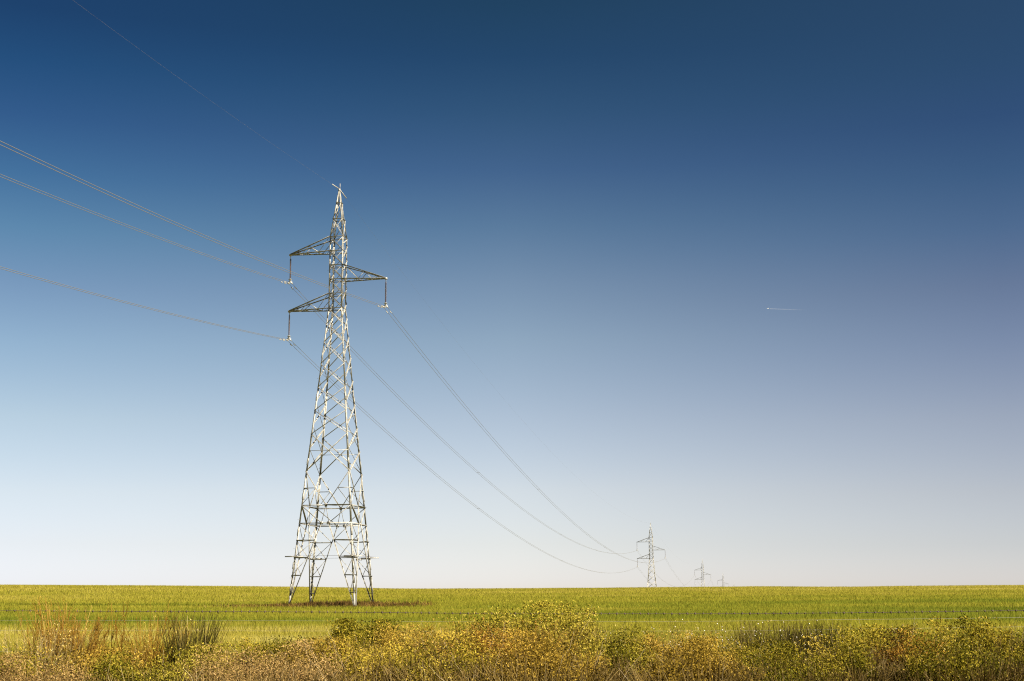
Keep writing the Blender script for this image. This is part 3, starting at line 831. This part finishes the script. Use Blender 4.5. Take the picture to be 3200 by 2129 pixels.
def shrub(name, px, top, wpx, Y, label, cat, mat, tint=(.5, .18), nl=9000, ls=.03, stem=None, canes=0, depth=.8, lump=.4, patches=None, shell=.62, snails=0, grp=None, cane_h=1.15, upl=.3, asp=.36):
    base = place(px, Y); h = height_to(px, top, Y, base); w_ = wpx / F_PX * Y / 2
    h *= 1.06; w_ *= 1.12
    nl = int(nl * 3.6); ls = ls * 1.22
    root = empty(name, base); tag(root, label, cat, grp)
    seed = int(px) % 97 + 3
    P = blob_points(nl, w_, w_ * depth, h, seed, lump, shell)
    # clumps: leaves gather on twig ends, leaving gaps between
    nc = max(30, nl // 420); cen = P[rng.integers(0, nl, nc)]
    who = rng.integers(0, nc, nl); pull = rng.uniform(.45, 1., nl)[:, None] ** .5
    P = P * (1 - pull) + (cen[who] + rng.normal(0, 1, (nl, 3)) * rng.uniform(.05, .125, nc)[who][:, None]) * pull
    ct_ = rng.normal(0, tint[1] * .8, nc)
    P[:, 2] = np.minimum(P[:, 2], h * (1.0 - .06 * rng.random(nl)))
    T = tint[0] + ct_[who] + rng.normal(0, tint[1] * .55, nl)
    if patches is not None: T = T + patches(P, w_, h)
    V, F, tt = leaves(P, ls, T, upl, asp)
    mesh_obj('foliage', V, [F], mat, root, tint=np.clip(tt, 0, .74))
    ns = max(30, nl // 90)
    Ps, Rs = stalks(ns, w_ * .6, h * .85, .7, .15, .006 + .004 * h)
    Pb, Rb = branch(Ps, Rs, 4, .4, .6)
    V1, F1 = tubes(Ps, Rs); V2, F2 = tubes(Pb, Rb)
    tn = np.clip(np.concatenate([np.repeat(rng.uniform(.0, .6, ns), V1.shape[0] // ns), np.repeat(rng.uniform(.0, .7, ns * 4), V2.shape[0] // (ns * 4))]), 0, 1)
    mesh_obj('stems', np.concatenate([V1, V2]), [np.concatenate([F1, F2 + len(V1)])], stem or M_CANE, root, tint=tn)
    if canes:
        Pc, Rc = stalks(canes, w_ * .8, h * cane_h, .75, .30, .0055, K=9)
        Pd, Rd = branch(Pc, Rc, 3, .16, .8)
        V1, F1 = tubes(Pc, Rc); V2, F2 = tubes(Pd, Rd)
        tn = np.concatenate([np.repeat(rng.uniform(.35, 1, canes), 27), np.repeat(rng.uniform(.35, 1, canes * 3), 12)])
        mesh_obj('canes', np.concatenate([V1, V2]), [np.concatenate([F1, F2 + len(V1)])], M_CANE, root, tint=tn)
    if snails: add_snails(root, P, snails, h)
    return root


def add_snails(root, P, n, h):
    top = P[P[:, 2] > .55 * P[:, 2].max()]; m = MB()
    for p in top[rng.integers(0, len(top), n)]:
        s = rng.uniform(.006, .010)
        m.lathe(p - (0, 0, s), [(s * .3, 0), (s, s * .6), (s, s * 1.3), (s * .3, 2 * s)], 6)
    tag(m.build('snail_shells', M_SHELL, root, True), kind='stuff')


def stemmy(name, px, top, wpx, Y, label, cat, mat, n=120, spread=.35, bend=.12, r0=.006, br=5, bang=.45, tint=(.5, .2), bfrac=.35, snails=0, lv=0, lvs=.02, grp=None, zmin=.6, base_spread=1., twice=False, lmat=None, grad=.5):
    base = place(px, Y); h = height_to(px, top, Y, base); w_ = wpx / F_PX * Y / 2
    root = empty(name, base); tag(root, label, cat, grp)
    P, R = stalks(n, w_, h * 1.1, spread, bend, r0, K=7, zmin=zmin, base_spread=base_spread)
    parts = [tubes(P, R)]; cnt = [n]; tips = [P[:, 3:, :].reshape(-1, 3)]
    if br:
        Q, Rq = branch(P, R, br, bfrac, bang); parts.append(tubes(Q, Rq)); cnt.append(len(Q)); tips.append(Q[:, 1:, :].reshape(-1, 3))
        if twice:
            Q2, R2 = branch(Q, Rq, 3, .5, .5, 3); parts.append(tubes(Q2, R2)); cnt.append(len(Q2)); tips.append(Q2.reshape(-1, 3))
    Vn, Fn, Tn = [], [], []; of = 0
    for (V, F), c in zip(parts, cnt):
        Vn.append(V); Fn.append(F + of); of += len(V)
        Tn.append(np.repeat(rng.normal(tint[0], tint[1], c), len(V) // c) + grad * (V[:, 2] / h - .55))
    mesh_obj('stems', np.concatenate(Vn), [np.concatenate(Fn)], mat, root, tint=np.clip(np.concatenate(Tn), 0, 1))
    tp = np.concatenate(tips)
    if lv:
        Pc = tp[rng.integers(0, len(tp), lv)] + rng.normal(0, .015, (lv, 3))
        V, F, tt = leaves(Pc, lvs, rng.normal(tint[0] + .15, tint[1], lv), 1., .3)
        mesh_obj('foliage', V, [F], lmat or mat, root, tint=np.clip(tt, 0, 1))
    if snails: add_snails(root, tp, snails, h)
    return root


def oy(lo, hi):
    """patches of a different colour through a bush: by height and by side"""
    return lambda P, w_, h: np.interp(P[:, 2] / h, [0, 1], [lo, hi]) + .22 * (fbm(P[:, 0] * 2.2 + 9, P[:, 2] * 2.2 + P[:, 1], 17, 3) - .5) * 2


GR = 'low bushes of the roadside scrub'
# back row
shrub('bush', 1130, 1945, 330, 26, 'dark green bush with a pale dry foot, right below and right of the big pylon', 'bush', M_OLIVE, (.38, .2), 9000, .04, canes=14, patches=oy(.25, -.05), grp=GR)
shrub('bush', 850, 1996, 400, 26, 'low olive bush below the feet of the big pylon', 'bush', M_OLIVE, (.36, .2), 9000, .038, canes=10, patches=oy(.1, -.02), grp=GR)
shrub('bush', 1650, 1896, 560, 22, 'tallest bush of the verge, bright yellow green, rising over the fence wire', 'bush', M_YELLOW, (.50, .24), 24000, .034, canes=26, patches=oy(-.1, .12), lump=.35, grp=GR, cane_h=1.04)
stemmy('bush', 1840, 1935, 150, 21.5, 'thin yellow shoots on the right shoulder of the tallest bush', 'bush', M_YELLOW, 60, .5, .15, .005, 5, .5, (.5, .2), lv=1500, lvs=.04, grp=GR)
stemmy('bush', 1540, 1930, 300, 20.5, 'rust orange feathery plant at the left front of the tallest bush', 'bush', M_ORANGE, 150, .5, .12, .005, 8, .5, (.55, .22), lv=6000, lvs=.028, grp=GR)
stemmy('bush', 1400, 1950, 260, 24, 'loose tan twiggy bush between the dark green bush and the tallest bush', 'bush', M_DRY, 140, .55, .1, .005, 8, .5, (.5, .2), lv=3500, lvs=.03, grp=GR, lmat=M_OLIVE)
stemmy('seed_stalks', 2010, 1962, 340, 26, 'thin seed stalks dotted with pale snails right of the tallest bush', 'wild plant', M_REED, 260, .35, .08, .004, 4, .4, (.6, .25), snails=70, lv=2500, lvs=.03, lmat=M_OLIVE, grp='stalks dotted with snails')
stemmy('seed_stalks', 2250, 1948, 300, 25, 'brown stalks dotted with pale snails left of the dark reeds', 'wild plant', M_REED, 260, .35, .08, .004, 4, .4, (.6, .25), snails=90, lv=2500, lvs=.03, lmat=M_OLIVE, grp='stalks dotted with snails')
stemmy('reed_clump', 2420, 1952, 230, 24, 'left one of two joined dark upright reed clumps at the right', 'reeds', M_REED, 620, .26, .08, .007, 0, 0, (.36, .28), snails=45, base_spread=.95, grp='dark reed clumps', zmin=.7)
stemmy('reed_clump', 2540, 1950, 170, 24.5, 'right one of two joined dark upright reed clumps at the right', 'reeds', M_REED, 560, .24, .08, .008, 0, 0, (.26, .26), snails=35, base_spread=.95, grp='dark reed clumps', zmin=.7)
stemmy('reed_clump', 2895, 1964, 150, 25, 'brown reed clump between two arching brambles', 'reeds', M_REED, 260, .22, .06, .006, 0, 0, (.6, .22), snails=10, grp='dark reed clumps', zmin=.65)
stemmy('reed_clump', 3195, 1966, 130, 25, 'reed clump cut by the right edge', 'reeds', M_REED, 260, .22, .06, .006, 0, 0, (.6, .22), snails=10, grp='dark reed clumps', zmin=.65)
shrub('bramble', 2740, 1962, 300, 23, 'thin bramble with pale arching canes right of the reed clumps', 'bramble', M_OLIVE, (.45, .18), 7000, .036, canes=26, patches=oy(0, .05), grp='arching brambles', cane_h=1.25)
shrub('bramble', 3050, 1935, 380, 22, 'tall bramble with pale arching canes near the right edge', 'bramble', M_OLIVE, (.42, .18), 12000, .038, canes=34, patches=oy(-.05, .06), grp='arching brambles', cane_h=1.15)
# the tall stemmy plants at the left
stemmy('tall_weed', 210, 1884, 190, 20, 'widest and tallest rust orange weed, second plant from the left edge', 'wild plant', M_ORANGE, 170, .26, .12, .010, 11, .42, (.45, .24), grad=.8, base_spread=.6, zmin=.35, lv=11000, lvs=.022, grp='tall branching weeds at the left', twice=True)
stemmy('tall_weed', 120, 1960, 160, 19, 'dull grey green weed at the left foot of the widest orange weed', 'wild plant', M_REED, 130, .3, .06, .005, 5, .4, (.75, .2), lv=1800, lvs=.03, lmat=M_OLIVE, grp='tall branching weeds at the left')
stemmy('tall_weed', 425, 1895, 170, 21, 'sparse weed with dark stems and orange tips left of the dark reed tuft', 'wild plant', M_ORANGE, 24, .32, .06, .012, 11, .42, (.42, .2), base_spread=.7, lv=1600, lvs=.02, grp='tall branching weeds at the left', twice=True)
stemmy('tall_weed', 505, 1940, 130, 20.5, 'short leaning orange and green weed beside the dark reed tuft', 'wild plant', M_ORANGE, 80, .22, .14, .009, 7, .35, (.5, .2), lv=2600, lvs=.028, lmat=M_OLIVE, grp='tall branching weeds at the left')
stemmy('reed_clump', 600, 1922, 120, 20, 'narrow dark reed tuft leaning right, by itself at the left', 'reeds', M_REED, 230, .22, .12, .010, 1, .2, (.35, .2), bfrac=.3, grp='dark reed clumps', zmin=.6, base_spread=.45)
stemmy('tall_weed', 320, 1990, 180, 20, 'low amber weed filling the gap between the orange weeds', 'wild plant', M_DRY, 160, .4, .1, .004, 5, .4, (.5, .2), lv=1800, lvs=.03, grp='tall branching weeds at the left')
stemmy('tall_weed', 40, 1985, 180, 18, 'grey tangled twigs at the left edge', 'wild plant', M_CANE, 60, .6, .2, .005, 6, .6, (.45, .25), lv=2600, lvs=.035, lmat=M_OLIVE, grp='tall branching weeds at the left')
# front row, cut by the bottom edge
FRONT = [
    (150, 2072, 400, 16, M_HEATH, (.45, .2), 'pinkish brown twiggy bush at the bottom left corner', 8),
    (430, 2058, 420, 16.5, M_YELLOW, (.33, .22), 'olive and yellow leafy bush, second along the bottom from the left', 10),
    (640, 2040, 170, 19, M_YELLOW, (.55, .16), 'small golden bush right under the narrow reed tuft', 10),
    (820, 2036, 480, 17, M_HEATH, (.50, .2), 'wide brown heath bush at the bottom below the big pylon', 10),
    (1010, 2020, 260, 20, M_DRY, (.5, .22), 'straw coloured bush above the wide brown heath', 10),
    (1190, 2000, 380, 18, M_OLIVE, (.58, .2), 'tan bush with pale bent canes below the dark green bush', 22),
    (1430, 2006, 360, 17.5, M_OLIVE, (.55, .22), 'olive gold bush at the bottom under the loose tan bush', 14),
    (1680, 2000, 400, 17, M_DRY, (.50, .22), 'amber dry bush at the foot of the tallest bush', 16),
    (1930, 1996, 300, 18, M_YELLOW, (.42, .22), 'yellowish low bush at the right foot of the tallest bush', 10),
    (2160, 2022, 360, 17, M_DRY, (.40, .22), 'olive bush under the snail dotted stalks', 10),
    (2440, 2036, 400, 17, M_OLIVE, (.26, .2), 'dark olive bush under the joined reed clumps', 10),
    (2640, 2012, 260, 17.5, M_OLIVE, (.36, .2), 'green bush just left of the rust coloured bush', 8),
    (2800, 1996, 240, 18.5, M_ORANGE, (.34, .24), 'rust coloured bush between the two brambles', 10),
    (2980, 2008, 340, 17, M_OLIVE, (.28, .2), 'darkest bush of the front row, below the tall bramble', 10),
    (3170, 1998, 260, 17.5, M_OLIVE, (.34, .2), 'olive bush in the bottom right corner', 8),
]
FRONT += [
    (1300, 1975, 300, 22, M_DRY, (.5, .22), 'dry tan bush directly right of the dark green bush', 12),
    (1530, 1985, 300, 19, M_ORANGE, (.46, .22), 'rust brown bush low on the left flank of the tallest bush', 10),
    (2080, 2000, 320, 21, M_DRY, (.42, .24), 'golden olive bush in front of the first snail dotted stalks', 10),
    (2330, 2016, 280, 20.5, M_OLIVE, (.42, .22), 'olive bush at the left foot of the joined reed clumps', 10),
    (2690, 1990, 260, 21, M_OLIVE, (.40, .22), 'green bush at the foot of the thin bramble', 10),
    (2900, 1990, 240, 20, M_OLIVE, (.38, .22), 'dull green bush below the brown reed clump', 10),
    (330, 2052, 300, 18.5, M_DRY, (.42, .24), 'golden leafy bush between the orange weeds and the bottom edge', 10),
    (60, 2046, 260, 17.5, M_OLIVE, (.30, .2), 'dull green bush touching the left edge', 10),
]
for px, top, wp, Y, mt, tn, lab, cn_ in FRONT:
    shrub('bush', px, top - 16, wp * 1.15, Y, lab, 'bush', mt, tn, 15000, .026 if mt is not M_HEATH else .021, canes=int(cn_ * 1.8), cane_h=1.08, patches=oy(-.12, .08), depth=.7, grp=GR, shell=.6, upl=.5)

# low tangle of dry grass and herbs between the bushes
Vs, F4s, F3s, Ts = [], [], [], []; off = 0
for y0, y1, dens, hh, wd in ((12.5, 17, 90, .40, .010), (17, 24, 130, .44, .012), (24, 31, 160, .36, .013), (31, 40, 170, .26, .014)):
    X, Y = scatter(y0, y1, dens, .40, 2.)
    n = len(X); a = X / Y
    H = hh * rng.uniform(.4, 1.25, n) * (.6 + .8 * fbm(X / .9, Y / .9, 91, 3))
    T = .52 + .25 * (fbm(X / 1.3, Y / 1.3, 95, 3) - .5) * 2 + rng.normal(0, .17, n) - .16 * np.clip(a / .36, -.3, 1)
    V, F4, F3, tt = blade_mesh(X, Y, gh(X, Y), H, wd * rng.uniform(.6, 1.3, n), rng.uniform(.2, 1.3, n), T)
    Vs.append(V); F4s.append(F4 + off); F3s.append(F3 + off); Ts.append(tt); off += len(V)
o = mesh_obj('dry_grass', np.concatenate(Vs), [np.concatenate(F4s), np.concatenate(F3s)], M_DRY, tint=np.clip(np.concatenate(Ts), 0, 1))
tag(o, 'tangle of dry amber grass between the bushes of the verge', 'grass', kind='stuff')
Pc = []
for y0, y1, dens in ((12.5, 18, 330), (18, 30, 190)):
    X, Y = scatter(y0, y1, dens, .40, 2.)
    keep = fbm(X / 1.1, Y / 1.1, 55, 3) > .42; X, Y = X[keep], Y[keep]
    Pc.append(np.stack([X, Y, gh(X, Y) + rng.random(len(X)) ** .6 * .5 * (.5 + fbm(X / .8, Y / .8, 57, 3))], 1))
Pc = np.concatenate(Pc)
T = .42 + .3 * (fbm(Pc[:, 0] / 1.1, Pc[:, 1] / 1.1, 99, 3) - .5) * 2 + rng.normal(0, .2, len(Pc))
V, F, tt = leaves(Pc, .036, T, .4, .36)
o = mesh_obj('undergrowth', V, [F], M_OLIVE, tint=np.clip(tt, 0, 1))
tag(o, 'low olive herbs growing between the bushes of the verge', 'undergrowth', kind='stuff')

# ------------------------------------------------------------------ barbed wire fence
YF = 34.
root = empty('wire_fence', at(1600, 1990, YF))
ro = np.array(root.location)
tag(root, 'barbed wire fence with thin plain wires below, crossing the view before the crop', 'fence')
fx = [-700, 0, 400, 800, 1150, 1450, 2000, 2300, 2650, 3000, 3200, 3900]
WIRES = [([1909, 1909, 1911, 1912, 1914, 1917, 1918.5, 1918, 1915.5, 1911, 1908, 1899], True),
         ([1939, 1939, 1939.5, 1940, 1941.5, 1943.5, 1943, 1941, 1936.5, 1933, 1930, 1922], False),
         ([1971, 1971, 1971.5, 1972, 1972.5, 1973, 1972.5, 1971.5, 1966, 1962, 1959, 1950], False),
         ([2036, 2036, 2037, 2038, 2038, 2039, 2038, 2037, 2034, 2030, 2028, 2020], False)]
for ysw, barbed in WIRES:
    f = hermite(fx, ysw); px = np.linspace(-700, 3900, 1300)
    P = np.array([np.array(at(a, b, YF)) for a, b in zip(px, f(px))]) - ro
    if barbed:
        s = np.concatenate([[0], np.cumsum(np.linalg.norm(np.diff(P, axis=0), axis=1))])
        ph = s / .06 * 2 * pi
        o1 = np.stack([0 * ph, np.cos(ph), np.sin(ph)], 1) * .0035
        V, F = tubes(np.stack([P + o1, P - o1]), np.full((2, len(P)), .0048), 4)
        st = mesh_obj('barbed_strand', V, [F], RUSTY, root)
        m = MB()
        for k, q in enumerate(np.arange(.1, s[-1], .187)):
            c = np.array([np.interp(q, s, P[:, i]) for i in range(3)])
            for j in range(2):
                a_ = rng.uniform(-.6, .6); d = np.array([.35 * (-1)**j + rng.normal(0, .1), sin(a_ + j), cos(a_ + j)]) * .034
                m.bar(c - d, c + d, .004)
            m.bar(c - (.018, 0, 0), c + (.02, 0, 0), .011)
        m.build('barbs', RUSTY, st)
    else:
        V, F = tubes(P[None], np.full((1, len(P)), .0022), 4)
        mesh_obj('plain_strand', V, [F], PALEWIRE, root)
for px in (-420, 3620):
    p = np.array(at(px, hermite(fx, WIRES[0][0])(px) - 3, YF)); gz = float(gh(p[0], YF)) - .3
    m = MB()
    m.lathe(np.array([p[0], YF + .055, gz]) - ro, [(.055, 0), (.05, p[2] - gz - .02), (.04, p[2] - gz)], 10)
    m.build('fence_post', WOOD, root)
